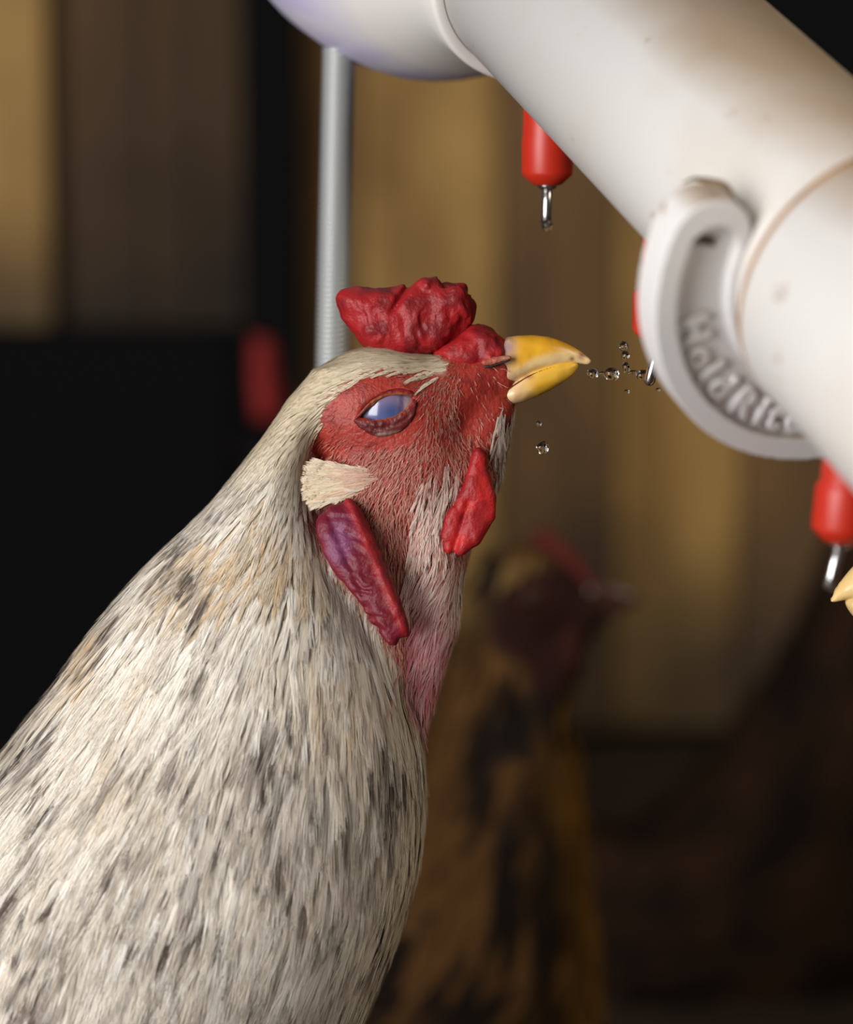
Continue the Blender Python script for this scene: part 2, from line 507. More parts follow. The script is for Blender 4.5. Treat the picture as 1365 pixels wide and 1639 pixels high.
# dirt crusted on the pipe beside the clip end
def on_pipe(px, py, lift=0.0002, R=0.03):
    d = np.array([(px - 682.5) / FPX, 1, (819.5 - py) / FPX]); d /= np.linalg.norm(d)
    # ray - cylinder
    m = -P0; dd = d - (d @ AX) * AX; mm = m - (m @ AX) * AX
    A = dd @ dd; B = 2 * dd @ mm; Cc = mm @ mm - (R + lift) ** 2
    q = max(B * B - 4 * A * Cc, 0)
    return to_world(d * ((-B - math.sqrt(q)) / (2 * A)))
path = [on_pipe(a, b) for a, b in ((1094, 292), (1108, 287), (1122, 287), (1134, 289), (1148, 294), (1161, 303), (1172, 315), (1181, 328), (1187, 340), (1190, 350))]
rad = np.array([0.0001, 0.0003, 0.0004, 0.0006, 0.0008, 0.0011, 0.0008, 0.0007, 0.0006, 0.0002])
v, f = tube(path, rad, 8)
v = v + (np.stack([vnoise(v, 0.0012), vnoise(v, 0.0012, 5.3), vnoise(v, 0.0012, 9.1)], -1) - 0.5) * 0.0010
make('dirt_crust', v, f, dirt_mat, line)

# pipe clip: a C-shaped bracket with raised lettering
CT = 0.154
clip = empty('pipe_clip', axis_pt(CT) + DOWN * 0.047)
tag(clip, 'white plastic C-shaped pipe clip with raised lettering, clamped on the pipe', 'pipe clip')
ua = np.array([0, 0, 1.0]); u_ = ua - (ua @ AX) * AX; u_ /= np.linalg.norm(u_); w_ = np.cross(AX, u_)
def clip_pt(a, b, h):                       # a along u, b along w, h along pipe axis (metres)
    return to_world(P0 + (CT + np.asarray(h)[..., None]) * AX + np.asarray(a)[..., None] * u_ + np.asarray(b)[..., None] * w_)
h = 0.00045
ga = np.arange(-0.054, 0.054, h); gh = np.arange(-0.0125, 0.0025, h)
A_, B_, H_ = np.meshgrid(ga, ga, gh, indexing='ij')
rr = np.sqrt(A_ ** 2 + B_ ** 2); ph = np.degrees(np.arctan2(B_, A_)) % 360
F0, F1 = 83.0, 262.0
RC, HW = 0.0397, 0.0094
def arc_d(rc, hw, f0, f1):
    mid = (f0 + f1) / 2; half = (f1 - f0) / 2
    dphi = np.abs((ph - mid + 180) % 360 - 180)
    ax_ = np.radians(np.minimum(dphi, half) - dphi)        # 0 inside, negative beyond
    inside = dphi <= half
    e = np.radians(half)
    # distance to the end point in polar form
    dx = rr * np.cos(np.radians(dphi) - e) - rc; dy = rr * np.sin(np.radians(dphi) - e)
    return np.where(inside, np.abs(rr - rc), np.sqrt(dx ** 2 + dy ** 2)) - hw
body = np.maximum(arc_d(RC, HW, F0, F1), np.abs(H_ + 0.0045) - 0.0045)
chan = np.maximum(arc_d(0.0379, 0.0063, F0 + 4.0, F1 - 5.0), np.abs(H_ - 0.001) - 0.0041)
notch = np.maximum(np.maximum(np.abs(rr - 0.0385) - 0.0036, np.abs(ph - (F0 + 2.0)) * math.radians(1) * 0.039 - 0.0014), np.abs(H_) - 0.008)
fld = np.maximum(body, -chan)
fld = np.maximum(fld, -notch)
fld = fld + 0.0
fld = smin(fld, fld, 0.0006)
v, q = nets(fld, ga, ga, gh)
make('bracket', clip_pt(v[:, 0], v[:, 1], v[:, 2]), q, pvc_clean, clip)
# raised letters in the channel; tops point to the pipe
txt = 'HoldRite'
phis = [117.0, 128.0, 135.5, 143.5, 155.5, 164.0, 170.0, 178.0]
for ch, phd in zip(txt, phis):
    cu = bpy.data.curves.new('letter', 'FONT')
    cu.body = ch; cu.size = 0.0097; cu.extrude = 0.0005; cu.bevel_depth = 0.0004; cu.bevel_resolution = 2; cu.align_x = 'CENTER'; cu.offset = 0.00015
    tmp = bpy.data.objects.new('letter', cu); COL.objects.link(tmp)
    dg = bpy.context.evaluated_depsgraph_get()
    me = bpy.data.meshes.new_from_object(tmp.evaluated_get(dg))
    vv = np.array([x.co[:] for x in me.vertices]); ff = [tuple(p.vertices) for p in me.polygons]
    bpy.data.objects.remove(tmp); bpy.data.curves.remove(cu)
    p_ = math.radians(phd)
    er = np.array([math.cos(p_), math.sin(p_)]); et = np.array([-math.sin(p_), math.cos(p_)])
    # letter right = increasing phi, letter up = toward the axis
    rad_ = 0.0427 - vv[:, 1]
    a = er[0] * rad_ + et[0] * vv[:, 0]; b = er[1] * rad_ + et[1] * vv[:, 0]
    make('letter', clip_pt(a, b, -0.0025 + vv[:, 2]), ff, pvc_clean, clip)

# threaded support rod under the reducer
rod_top = at(543, 72, 0.85); rod_mid = at(531, 600, 0.845 + 0.03)
rd = (rod_mid - rod_top); rd /= np.linalg.norm(rd)
Lr = (rod_top[2] - 0.0) / -rd[2]
pitch_t = 0.0015; nseg = 14
turns = int(Lr / pitch_t); steps = turns * nseg
th = np.arange(steps + 1) * (2 * np.pi / nseg); hh = np.arange(steps + 1) * (pitch_t / nseg)
a_, uu, ww = frame_of(rd)
cs = np.cos(th)[:, None] * uu + np.sin(th)[:, None] * ww
V = np.stack([rod_top + (hh[:, None]) * a_ + 0.0042 * cs, rod_top + (hh[:, None] + pitch_t * 0.5) * a_ + 0.0050 * cs, rod_top + (hh[:, None] + pitch_t) * a_ + 0.0042 * cs], 1).reshape(-1, 3)
k = np.arange(steps)
Fq = np.concatenate([np.stack([k * 3 + j, k * 3 + j + 1, (k + 1) * 3 + j + 1, (k + 1) * 3 + j], 1) for j in (0, 1)])
rod = empty('threaded_rod', rod_top + rd * Lr)
tag(rod, 'grey threaded metal rod standing upright under the pipe fitting', 'rod')
galv = plain_mat('galvanised', (0.40, 0.41, 0.405), 0.5, 0.5)
make('shaft', V, Fq, galv, rod)
v, f = lathe([(0.0, 0.03), (0.004, 0.03)], rod_top + rd * (Lr - 0.004), np.array([0, 0, -1.0]), 32)
make('foot_plate', v, f, galv, rod, smooth_shade=False)

# ------------------------------------------------------------------ feathers
class Field:
    def __init__(self, f, xs, ys, zs):
        self.f = f.astype(np.float32); self.ax = (xs, ys, zs)
    def val(self, p):
        I = []; T = []
        for k in range(3):
            a = self.ax[k]
            i = np.clip(np.searchsorted(a, p[..., k]) - 1, 0, len(a) - 2)
            I.append(i); T.append(np.clip((p[..., k] - a[i]) / (a[i + 1] - a[i]), 0, 1))
        r = 0
        for a in (0, 1):
            for b in (0, 1):
                for c in (0, 1):
                    w = (T[0] if a else 1 - T[0]) * (T[1] if b else 1 - T[1]) * (T[2] if c else 1 - T[2])
                    r = r + w * self.f[I[0] + a, I[1] + b, I[2] + c]
        return r
    def grad(self, p, e=6.0):
        g = np.stack([self.val(p + np.eye(3)[k] * e) - self.val(p - np.eye(3)[k] * e) for k in range(3)], -1) / (2 * e)
        m = np.linalg.norm(g, axis=-1, keepdims=True) + 1e-6
        return g / m, m[..., 0]

def sample_surface(v, q, n, weight=None, rg=rng):
    tri = np.concatenate([q[:, [0, 1, 2]], q[:, [0, 2, 3]]])
    a, b, c = v[tri[:, 0]], v[tri[:, 1]], v[tri[:, 2]]
    ar = np.linalg.norm(np.cross(b - a, c - a), axis=1)
    if weight is not None: ar = ar * weight((a + b + c) / 3)
    cdf = np.cumsum(ar); t = np.searchsorted(cdf, rg.random(n) * cdf[-1])
    t = np.clip(t, 0, len(tri) - 1)
    r1 = np.sqrt(rg.random((n, 1))); r2 = rg.random((n, 1))
    return a[t] * (1 - r1) + b[t] * r1 * (1 - r2) + c[t] * r1 * r2

def nrm(a): return a / (np.linalg.norm(a, axis=-1, keepdims=True) + 1e-9)

def grow(field, roots, L, flow, lift0, lift1, K, jitter=0.15, rg=rng, free=False):
    """march each feather along the flow over the body; returns paths and normals (N,K+1,3)"""
    N = len(roots); q = roots.copy(); P = []; Nn = []
    lift0 = np.broadcast_to(lift0, (N,)); lift1 = np.broadcast_to(lift1, (N,))
    jit = rg.normal(0, jitter, N)
    curl = rg.normal(0, jitter * 0.6, N)
    for k in range(K + 1):
        if free:
            n = np.stack([0 * q[:, 0], np.sign(roots[:, 1]), 0 * q[:, 0]], -1)
            d = nrm(flow(q)); d = nrm(d + np.cross(n, d) * jit[:, None])
            P.append(q); Nn.append(n)
            q = q + d * (L / K)[:, None] + n * ((lift1 - lift0) * (1.4 - 2.0 * (k / K)) / K)[:, None]
            continue
        n, m = field.grad(q)
        lf = lift0 + (lift1 - lift0) * (k / K) ** 1.5
        dd = np.clip((field.val(q) - lf) / np.maximum(m, 0.35), -25, 25)
        q = q - n * dd[:, None]
        P.append(q); Nn.append(n)
        fl = flow(q)
        d = nrm(fl - (fl * n).sum(-1, keepdims=True) * n)
        s = np.cross(n, d)
        d = nrm(d + s * (jit + curl * (k / K))[:, None])
        q = q + d * (L / K)[:, None]
    return np.stack(P, 1), np.stack(Nn, 1)

def along(A, u):
    """A (N,K+1,3), u (N,J,M) in 0..1 -> (N,J,M,3)"""
    K = A.shape[1] - 1
    x = np.clip(u, 0, 0.9999) * K; i = x.astype(int); t = (x - i)[..., None]
    n = np.arange(A.shape[0])[:, None, None]
    return A[n, i] * (1 - t) + A[n, i + 1] * t

def ribbons(pos, nor, hw):
    """pos (R,M,3), nor (R,M,3), hw (R,M) half widths -> verts (R*M*2,3), quads"""
    R, M, _ = pos.shape
    tan = np.gradient(pos, axis=1)
    s = nrm(np.cross(nor, tan))
    v = np.stack([pos - s * hw[..., None], pos + s * hw[..., None]], 2).reshape(-1, 3)
    b = (np.arange(R) * M * 2)[:, None] + np.arange(M - 1)[None, :] * 2
    q = np.stack([b, b + 1, b + 3, b + 2], -1).reshape(-1, 4)
    return v, q

def feathers(field, roots, L, W, flow, colfn, J=22, M=4, bw=1.3, lift0=2.0, lift1=9.0, K=6, jitter=0.12, blade=True, fray=4.0, rg=rng, free=False):
    N = len(roots)
    P, Nn = grow(field, roots, L, flow, lift0, lift1, K, jitter, rg, free)
    Sd = nrm(np.cross(Nn, np.gradient(P, axis=1)))
    V, Q, C = [], [], []
    rnd = rg.random((N, 4))
    if blade:
        u = np.broadcast_to(np.linspace(0, 0.93, 6), (N, 1, 6))
        pos = along(P, u)[:, 0]; no = along(Nn, u)[:, 0]
        hw = W[:, None] * np.array([0.35, 0.6, 0.7, 0.62, 0.42, 0.06])[None]
        v, q = ribbons(pos - no * 1.0, no, hw)
        c = np.repeat(colfn(roots, u[:, 0], np.zeros((N, 6)), rnd), 2, axis=1).reshape(-1, 3)
        V.append(v); Q.append(q); C.append(c)
    u0 = rg.random((N, J, 1)) * 0.72
    u1 = np.minimum(u0 + 0.30 + 0.25 * rg.random((N, J, 1)), 1.0 + 0.0 * u0)
    t = np.linspace(0, 1, M)[None, None]
    u = u0 + (u1 - u0) * t
    lat = (rg.random((N, J, 1)) * 2 - 1) * W[:, None, None] * (1.1 - 0.6 * u0) * t ** 0.7 * (1.0 - 0.35 * t)
    jz = (rg.random((N, J, 1)) * 1.3 - 0.3) * fray * t ** 1.3
    pos = along(P, u) + along(Sd, u) * lat[..., None] + along(Nn, u) * jz[..., None]
    no = along(Nn, u)
    R = N * J
    hw = bw * (0.6 + 0.8 * rg.random((R, 1))) * (1.0 - 0.9 * np.linspace(0, 1, M)[None] ** 1.5)
    v, q = ribbons(pos.reshape(R, M, 3), no.reshape(R, M, 3), hw)
    lv = (lat / W[:, None, None])
    c = colfn(np.repeat(roots, J, 0), u.reshape(R, M), lv.reshape(R, M), np.repeat(rnd, J, 0))
    c = c * (0.92 + 0.14 * rg.random((R, 1, 1)))
    c = np.repeat(c, 2, axis=1).reshape(-1, 3)
    n0 = sum(len(x) for x in V)
    V.append(v); Q.append(q + n0); C.append(c)
    return np.concatenate(V), np.concatenate(Q), np.concatenate(C)

plume_mat = vcol_mat('plumage', rough=0.75, spec=0.25, sheen=0.0)
skin_mat = vcol_mat('bare_skin', rough=0.48, spec=0.45, bump=(900, 0.5, 0.0008), sss=0.12)
comb_mat = vcol_mat('comb_skin', rough=0.5, spec=0.4, bump=(1200, 0.35, 0.0008), sss=0.08)
bg_skin = vcol_mat('shaded_hen_skin', rough=0.9, spec=0.08)
bg_plume = vcol_mat('shaded_hen_plumage', rough=0.95, spec=0.05)
bg_eye = vcol_mat('shaded_hen_eye', rough=0.5, spec=0.2)
beak_mat = vcol_mat('beak_horn', rough=0.32, spec=0.5, bump=(700, 0.12, 0.0005), sss=0.08)
eye_mat = vcol_mat('eye_gloss', rough=0.2, spec=0.45, coat=0.45)
leg_mat = noisy_mat('leg_scales', S(176, 140, 60), S(206, 172, 92), 300, rough=0.6)

# ------------------------------------------------------------------ the drinking hen
SC = D / FPX
def hw_(p):                                     # hen pixels (x, depth, -py) -> world
    p = np.asarray(p, float)
    return to_world(np.stack([(p[..., 0] - 682.5) * SC, D + p[..., 1] * SC, (819.5 + p[..., 2]) * SC], -1))

slices = np.array([   # py, left edge, right edge, half depth of the feathered neck
    (600, 505, 560, 46), (640, 464, 540, 60), (700, 424, 515, 74), (750, 385, 500, 86), (800, 346, 505, 98), (850, 296, 522, 116), (900, 243, 548, 136), (950, 199, 582, 156), (1000, 158, 610, 174),
    (1050, 123, 634, 190), (1100, 89, 652, 204), (1150, 50, 666, 218), (1200, 14, 676, 232), (1300, -60, 676, 258), (1400, -135, 660, 282),
    (1500, -205, 632, 300), (1640, -296, 576, 320), (1800, -360, 490, 320), (2000, -380, 370, 280), (2150, -330, 240, 180)], float)
xs = axis_steps((-820, -20, 20), (-20, 430, 8), (430, 560, 4), (560, 680, 2.5), (680, 870, 4))
ys = axis_steps((-400, -330, 10), (-330, -120, 7), (-120, 120, 4), (120, 330, 9), (330, 900, 25))
zs = axis_steps((-2560, -1680, 22), (-1680, -1100, 8), (-1100, -700, 4), (-700, -616, 2.5), (-616, -520, 4))
X, Y, Z = [g.astype(np.float32) for g in np.meshgrid(xs, ys, zs, indexing='ij', sparse=True)]
PG = (X, Y, Z)
py = -zs
cl = np.interp(py, slices[:, 0], slices[:, 1]); cr = np.interp(py, slices[:, 0], slices[:, 2]); hd = np.interp(py, slices[:, 0], slices[:, 3])
cc = ((cl + cr) / 2).astype(np.float32); hwid = ((cr - cl) / 2).astype(np.float32)
lean = 0.30 * np.maximum(py - 1450, 0)
e = np.sqrt(((X - cc) / hwid) ** 2 + ((Y - lean) / hd) ** 2)
neck = (e - 1) * np.minimum(hwid, hd)
neck = np.maximum(neck, np.maximum(Z + 600, -2150 - Z)).astype(np.float32)
f = neck
head = ellipsoid(PG, (602, 0, -657), (116, 88, 100), 0.12)
head = smin(head, round_cone(PG, (665, 0, -655), (790, 0, -596), 84, 43, 0.95), 22)
head = smin(head, ellipsoid(PG, (662, 0, -765), (104, 82, 112), -0.25), 30)
jaw = round_cone(PG, (790, 0, -652), (748, 0, -760), 34, 46)
jaw = smin(jaw, round_cone(PG, (748, 0, -760), (688, 0, -880), 46, 58), 14)
jaw = smin(jaw, round_cone(PG, (688, 0, -880), (682, 0, -1000), 58, 42), 14)
jaw = smin(jaw, round_cone(PG, (682, 0, -1000), (664, 0, -1130), 42, 22), 14)
head = smin(head, jaw, 26)
core = smin(round_cone(PG, (588, 0, -720), (582, 0, -900), 60, 84), round_cone(PG, (582, 0, -900), (610, 0, -1060), 84, 70), 20)
f = smin(f, smin(head, core, 24), 26)
torso = ellipsoid(PG, (-110, 190, -2050), (640, 390, 400), math.atan2(-0.81, -0.59))
f = smin(f, torso, 60)
f = smin(f, round_cone(PG, (-520, 260, -2000), (-760, 280, -1980), 170, 60), 80)   # rump and tail root
# near-side depth of the skin at (x, z), used to lay eyelids and lobes on it
ix = xs > 430; iz = zs > -1120; iy = ys <= 0
sub = f[np.ix_(ix, iy, iz)] < 0
fy_i = np.argmax(sub, axis=1); has = sub.any(axis=1)
sy_tab = np.where(has, ys[iy][fy_i], 0.0)
def SY(x, z):
    gx_, gz_ = xs[ix], zs[iz]
    i = np.clip(np.searchsorted(gx_, x) - 1, 0, len(gx_) - 2); j = np.clip(np.searchsorted(gz_, z) - 1, 0, len(gz_) - 2)
    a = np.clip((x - gx_[i]) / (gx_[i + 1] - gx_[i]), 0, 1); b = np.clip((z - gz_[j]) / (gz_[j + 1] - gz_[j]), 0, 1)
    return sy_tab[i, j] * (1 - a) * (1 - b) + sy_tab[i + 1, j] * a * (1 - b) + sy_tab[i, j + 1] * (1 - a) * b + sy_tab[i + 1, j + 1] * a * b
def SYs(x, z, r=9.0):
    return sum(SY(x + dx * r, z + dz * r) for dx in (-1, 0, 1) for dz in (-1, 0, 1)) / 9
ALM = round_poly([(575, 670), (590, 653), (606, 641), (626, 635), (648, 634), (660, 640), (654, 652), (640, 664), (622, 672), (600, 674)], 2)
al2 = poly_sdf(X[:, 0, :] + 0 * Z[0], Z[0] + 0 * X[:, 0, :], ALM)[:, None, :]
sk = np.maximum(al2 - 2.0, 48 - np.abs(Y))
f = -smin(-f, sk, 7)
f = f.astype(np.float32)
hv, hq = nets(f, xs, ys, zs)
hen_field = Field(f, xs, ys, zs)

RED = round_poly([(498, 742), (508, 690), (530, 640), (562, 606), (612, 588), (662, 592), (705, 604), (722, 590), (700, 560), (745, 500), (830, 520), (850, 640), (846, 690), (822, 735), (800, 800),
                  (772, 880), (756, 960), (724, 1030), (700, 1150), (668, 1150), (640, 1060), (600, 985), (545, 905), (500, 850), (474, 800), (482, 770)], 2)
red_d_cache = None
def skin_colour(p):
    x, y, z = p[:, 0], p[:, 1], p[:, 2]
    d = poly_sdf(x, z, RED) + (vnoise(p, 16) - 0.5) * 16
    m = smooth(7, -7, d)
    n = vnoise(p, 26); n2 = vnoise(p, 9, 3.1)
    red = mix(S(140, 38, 29), S(168, 56, 42), n)
    red = mix(red, S(108, 20, 22), smooth(0.55, 0.9, n2) * 0.6)
    red = mix(red, S(142, 54, 56), smooth(-700, -830, z) * 0.6)            # cheek, more pink
    red = mix(red, S(126, 40, 52), smooth(-880, -960, z))                   # throat
    lid = np.sqrt((x - 618) ** 2 + (z + 662) ** 2)
    cream = mix(S(200, 184, 156), S(170, 152, 130), vnoise(p, 40, 1.7))
    return mix(cream, red, m)

hc = skin_colour(hv)
foot_c = hw_(np.array([-90.0, 190, -2000])); foot_c[2] = 0.0
hen = empty('hen', foot_c)
tag(hen, 'cream hen with grey flecked neck, red face and comb, drinking with its beak raised', 'hen')
make('body', hw_(hv), hq, skin_mat, hen, col=hc)

def neck_flow(p):
    x, z = p[:, 0], p[:, 2]
    a = np.stack([x - 600, 0 * x, z + 450], -1)                       # fanning down the neck
    b = np.stack([x - 900, 0 * x, z + 505], -1)                       # backwards over the crown
    w = smooth(-590, -770, z)[:, None]
    r = nrm(b) * (1 - w) + nrm(a) * w
    r[:, 1] += np.sign(p[:, 1]) * 0.12
    return r

def plume_weight(c):
    x, y, z = c[:, 0], c[:, 1], c[:, 2]
    d = poly_sdf(x, z, RED)
    w = smooth(-13, 10, d)
    w = w * np.where(y > 60, 0.25, 1.0)
    w = w * np.where(z > -760, 4.2, np.where(z > -900, 2.2, 1.0))
    w = w * np.where((z < -1720) | (x < -120), 0.16, 1.0)
    return w

def fleck(roots):
    q = roots.copy(); q[:, 0] += (q[:, 2]) * 0.25; q[:, 2] *= 0.45
    n = vnoise(q, 46) * 0.6 + vnoise(q, 20, 7.7) * 0.4
    return n

def plume_colour(roots, u, lv, rnd):
    z = roots[:, 2]; x = roots[:, 0]
    low = smooth(-800, -1500, z)
    n = fleck(roots)
    warm = smooth(0.50, 0.75, vnoise(roots, 95, 2.2)) * smooth(-620, -800, z) * smooth(-1300, -950, z) * 0.75
    base = mix(S(232, 221, 203), S(248, 243, 233), rnd[:, 0])
    base = mix(base, S(214, 196, 160), (smooth(-790, -650, z) * 0.75))
    base = mix(base, S(216, 180, 122), warm * rnd[:, 2])
    rim = smooth(600, 690, x) * smooth(-950, -1100, z)
    base = mix(base, S(186, 158, 112), rim * (0.3 + 0.5 * rnd[:, 1]))
    grey = smooth(0.53, 0.82, n * 0.7 + 0.05 * low + 0.42 * rnd[:, 1]) * (0.25 + 0.75 * smooth(-640, -960, z))
    dark = smooth(0.66, 0.74, n * 0.69 + 0.02 * low + 0.36 * rnd[:, 3]) * (0.35 + 0.65 * smooth(-640, -960, z))
    cloud = smooth(0.42, 0.72, vnoise(roots, 130, 6.6)) * low
    base = mix(base, S(186, 172, 156), cloud * 0.6)
    c = base[:, None, :] * np.ones((1, u.shape[1], 1))
    g = mix(S(180, 164, 145), S(138, 126, 118), rnd[:, 2])[:, None, :]
    k = mix(S(58, 48, 48), S(92, 74, 60), rnd[:, 0])[:, None, :]
    wu = smooth(0.30, 0.60, u) * (1 - 0.5 * smooth(0.88, 1.0, u))
    t = (grey[:, None] * wu)[..., None] * 0.8
    c = c * (1 - t) + g * t
    t = (dark[:, None] * wu * np.clip(1.15 - 1.3 * np.abs(lv), 0, 1))[..., None] * 0.95
    c = c * (1 - t) + k * t
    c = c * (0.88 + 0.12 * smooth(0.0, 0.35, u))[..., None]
    return c

N1 = 7000
r = sample_surface(hv, hq, N1, plume_weight)
z = r[:, 2]
d_red = poly_sdf(r[:, 0], z, RED)
L = np.interp(-z, [560, 640, 720, 800, 900, 1050, 1250, 1600, 2500], [40, 52, 66, 82, 108, 138, 165, 195, 210]) * rng.uniform(0.8, 1.25, N1)
W = np.interp(-z, [560, 700, 800, 950, 1200, 1600], [4.5, 6.0, 7.5, 10.0, 14.0, 18.0]) * rng.uniform(0.8, 1.2, N1)
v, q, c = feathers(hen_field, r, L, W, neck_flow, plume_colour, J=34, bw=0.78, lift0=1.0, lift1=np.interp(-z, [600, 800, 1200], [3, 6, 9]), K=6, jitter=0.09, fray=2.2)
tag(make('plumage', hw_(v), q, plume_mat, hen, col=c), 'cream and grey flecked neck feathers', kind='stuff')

# fine bristles on the bare face
def face_flow(p):
    x, z = p[:, 0], p[:, 2]
    a = np.stack([x - 745, 0 * x, z + 560], -1)
    b = np.stack([0 * x - 0.12, 0 * x, 0 * x - 1.0], -1)
    w = smooth(-760, -880, z)[:, None]
    return nrm(a) * (1 - w) + b * w
def bristle_weight(c):
    x, y, z = c[:, 0], c[:, 1], c[:, 2]
    d = poly_sdf(x, z, RED)
    w = smooth(2, -6, d) * np.where(y > 20, 0.15, 1.0)
    eye = np.sqrt(((x - 616) / 66) ** 2 + ((z + 660) / 54) ** 2)
    w = w * smooth(0.9, 1.15, eye)
    w = w * np.where((x < 600) & (z > -735), 0.35, 1.0)
    w = w * np.where((x > 735) & (z > -690), 0.08, 1.0)
    w = w * np.where(z < -1080, 0.2, 1.0)
    return w
def bristle_colour(roots, u, lv, rnd):
    c = mix(S(178, 92, 78), S(216, 162, 142), rnd[:, 0])
    c = mix(c, S(176, 54, 46), smooth(-740, -690, roots[:, 2]) * smooth(640, 560, roots[:, 0]) * 0.8)
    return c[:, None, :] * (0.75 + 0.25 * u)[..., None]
N2 = 8500
r = sample_surface(hv, hq, N2, bristle_weight)
L = np.interp(-r[:, 2], [560, 680, 800, 900], [14, 24, 40, 46]) * rng.uniform(0.6, 1.3, N2)
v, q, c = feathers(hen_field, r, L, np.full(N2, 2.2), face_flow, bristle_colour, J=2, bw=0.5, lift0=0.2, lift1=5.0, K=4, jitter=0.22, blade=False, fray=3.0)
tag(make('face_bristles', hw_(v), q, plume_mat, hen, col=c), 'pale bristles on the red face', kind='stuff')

# longer wisps below the cheek and down the throat
def wisp_weight(c):
    x, y, z = c[:, 0], c[:, 1], c[:, 2]
    a = np.exp(-(((x - (705 + (z + 780) * 0.28)) / 22) ** 2)) * smooth(-730, -770, z) * smooth(-910, -860, z)
    b = np.exp(-(((x - (724 + (z + 960) * 0.10)) / 26) ** 2)) * smooth(-860, -900, z) * smooth(-1110, -1050, z) * 1.3
    g = smooth(790, 815, x) * smooth(-640, -665, z) * smooth(-770, -740, z) * 1.2
    return (a + b + g) * np.where(y > 30, 0.3, 1.0)
def wisp_flow(p):
    x, z = p[:, 0], p[:, 2]
    lo = smooth(-880, -940, z)
    return np.stack([-0.25 - 0.15 * lo + 0.30 * smooth(725, 745, x) * lo, 0 * x, -1 + 0 * x], -1)
def wisp_colour(roots, u, lv, rnd):
    pink = smooth(-860, -930, roots[:, 2])
    c = mix(mix(S(206, 160, 148), S(232, 214, 200), rnd[:, 0]), mix(S(204, 112, 122), S(232, 190, 190), rnd[:, 0]), pink)
    c = mix(c, S(226, 214, 198), smooth(728, 742, roots[:, 0]) * 0.8)
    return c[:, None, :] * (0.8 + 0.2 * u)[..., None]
N3 = 760
r = sample_surface(hv, hq, N3, wisp_weight)
L = np.where(r[:, 2] < -870, 105, 62) * rng.uniform(0.7, 1.25, N3)
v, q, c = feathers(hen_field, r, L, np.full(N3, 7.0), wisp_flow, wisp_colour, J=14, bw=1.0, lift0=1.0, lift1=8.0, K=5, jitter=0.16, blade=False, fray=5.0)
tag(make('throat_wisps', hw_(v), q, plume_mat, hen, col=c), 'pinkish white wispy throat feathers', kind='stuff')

# white ear tuft
TUFT = [(500, 748), (540, 744), (596, 752), (606, 770), (580, 790), (526, 802), (496, 794)]
def tuft_weight(c):
    d = poly_sdf(c[:, 0], c[:, 2], TUFT)
    return smooth(4, -4, d) * np.where(c[:, 1] > 0, 0.4, 1.0) * (0.5 + smooth(500, 580, c[:, 0]))
def tuft_flow(p):
    return np.stack([0 * p[:, 0] - 1, 0 * p[:, 0], -0.10 - 0.004 * (-(p[:, 2]) - 770)], -1)
def tuft_colour(roots, u, lv, rnd):
    c = mix(S(238, 226, 204), S(226, 200, 160), rnd[:, 0] * 0.7)
    c = mix(c, S(206, 140, 120), smooth(575, 605, roots[:, 0]) * 0.6)
    return c[:, None, :] * np.ones((1, u.shape[1], 1))
N4 = 620
r = sample_surface(hv, hq, N4, tuft_weight)
r[:, 1] = np.sign(r[:, 1]) * np.maximum(np.abs(r[:, 1]), 70)
L = np.clip(r[:, 0] - 482 - 0.012 * (r[:, 2] + 774) ** 2, 10, 78) * rng.uniform(0.35, 1.0, N4)
v, q, c = feathers(hen_field, r, L, np.full(N4, 6.0), tuft_flow, tuft_colour, J=22, bw=0.75, lift0=1.0, lift1=rng.uniform(3, 12, N4), K=5, jitter=0.16, blade=False, fray=3.0, free=True)
tag(make('ear_tuft', hw_(v), q, plume_mat, hen, col=c), 'cream white tuft of feathers over the ear', kind='stuff')

# comb
COMB = [(535, 484), (540, 468), (556, 460), (580, 457), (604, 462), (632, 461), (652, 452), (672, 447), (694, 452), (712, 456), (726, 452), (742, 460), (752, 472), (762, 486), (762, 508), (752, 524),
        (732, 536), (712, 552), (690, 570), (650, 574), (606, 570), (582, 556), (566, 532), (548, 508)]
def comb_disp(p):
    w = np.stack([vnoise(p, 30), vnoise(p, 30, 4.4), vnoise(p, 30, 8.8)], -1) * 22
    q = p + w
    x, y, z = p[..., 0], p[..., 1], p[..., 2]
    back = smooth(650, 690, x)
    bumps = (vnoise(q, 24) - 0.5) * (7 + 5 * back) + (vnoise(q * np.array([1, 1, 0.6]), 9, 2.0) - 0.5) * (2.5 + 2.5 * back)
    lines = np.sin((x * 0.75 + z * 0.5 + (vnoise(p, 26, 3.7) - 0.5) * 60) / 3.4) * 0.8 * smooth(-475, -495, z)
    fold = 8 * np.exp(-((x - 656 - 0.6 * (z + 455)) / 6) ** 2) * smooth(-520, -480, z)
    top = smooth(-500, -460, z) * smooth(650, 690, x) * (vnoise(p, 15, 5.5) - 0.5) * 16
    return bumps + lines + fold + top
def comb_col(v, a=S(156, 26, 30), b=S(112, 14, 20)):
    return mix(a, b, smooth(0.4, 0.75, vnoise(v, 22, 1.1)) * 0.8)
v, q = pillow(COMB, lambda x, z: 44 + 0 * x, 34, 0.0, 3.0, comb_disp)
make('comb', hw_(v), q, comb_mat, hen, col=comb_col(v))
FORE = [(690, 566), (716, 545), (742, 528), (764, 516), (786, 524), (802, 538), (814, 552), (820, 574), (812, 598), (790, 606), (752, 604), (716, 592)]
v, q = pillow(FORE, 47, 34, 0.0, 3.0, lambda p: (vnoise(p, 18, 3.3) - 0.5) * 7 + (vnoise(p * np.array([1, 1, 0.5]), 9) - 0.5) * 4)
make('comb_base', hw_(v), q, comb_mat, hen, col=comb_col(v, S(160, 28, 30), S(120, 14, 22)))

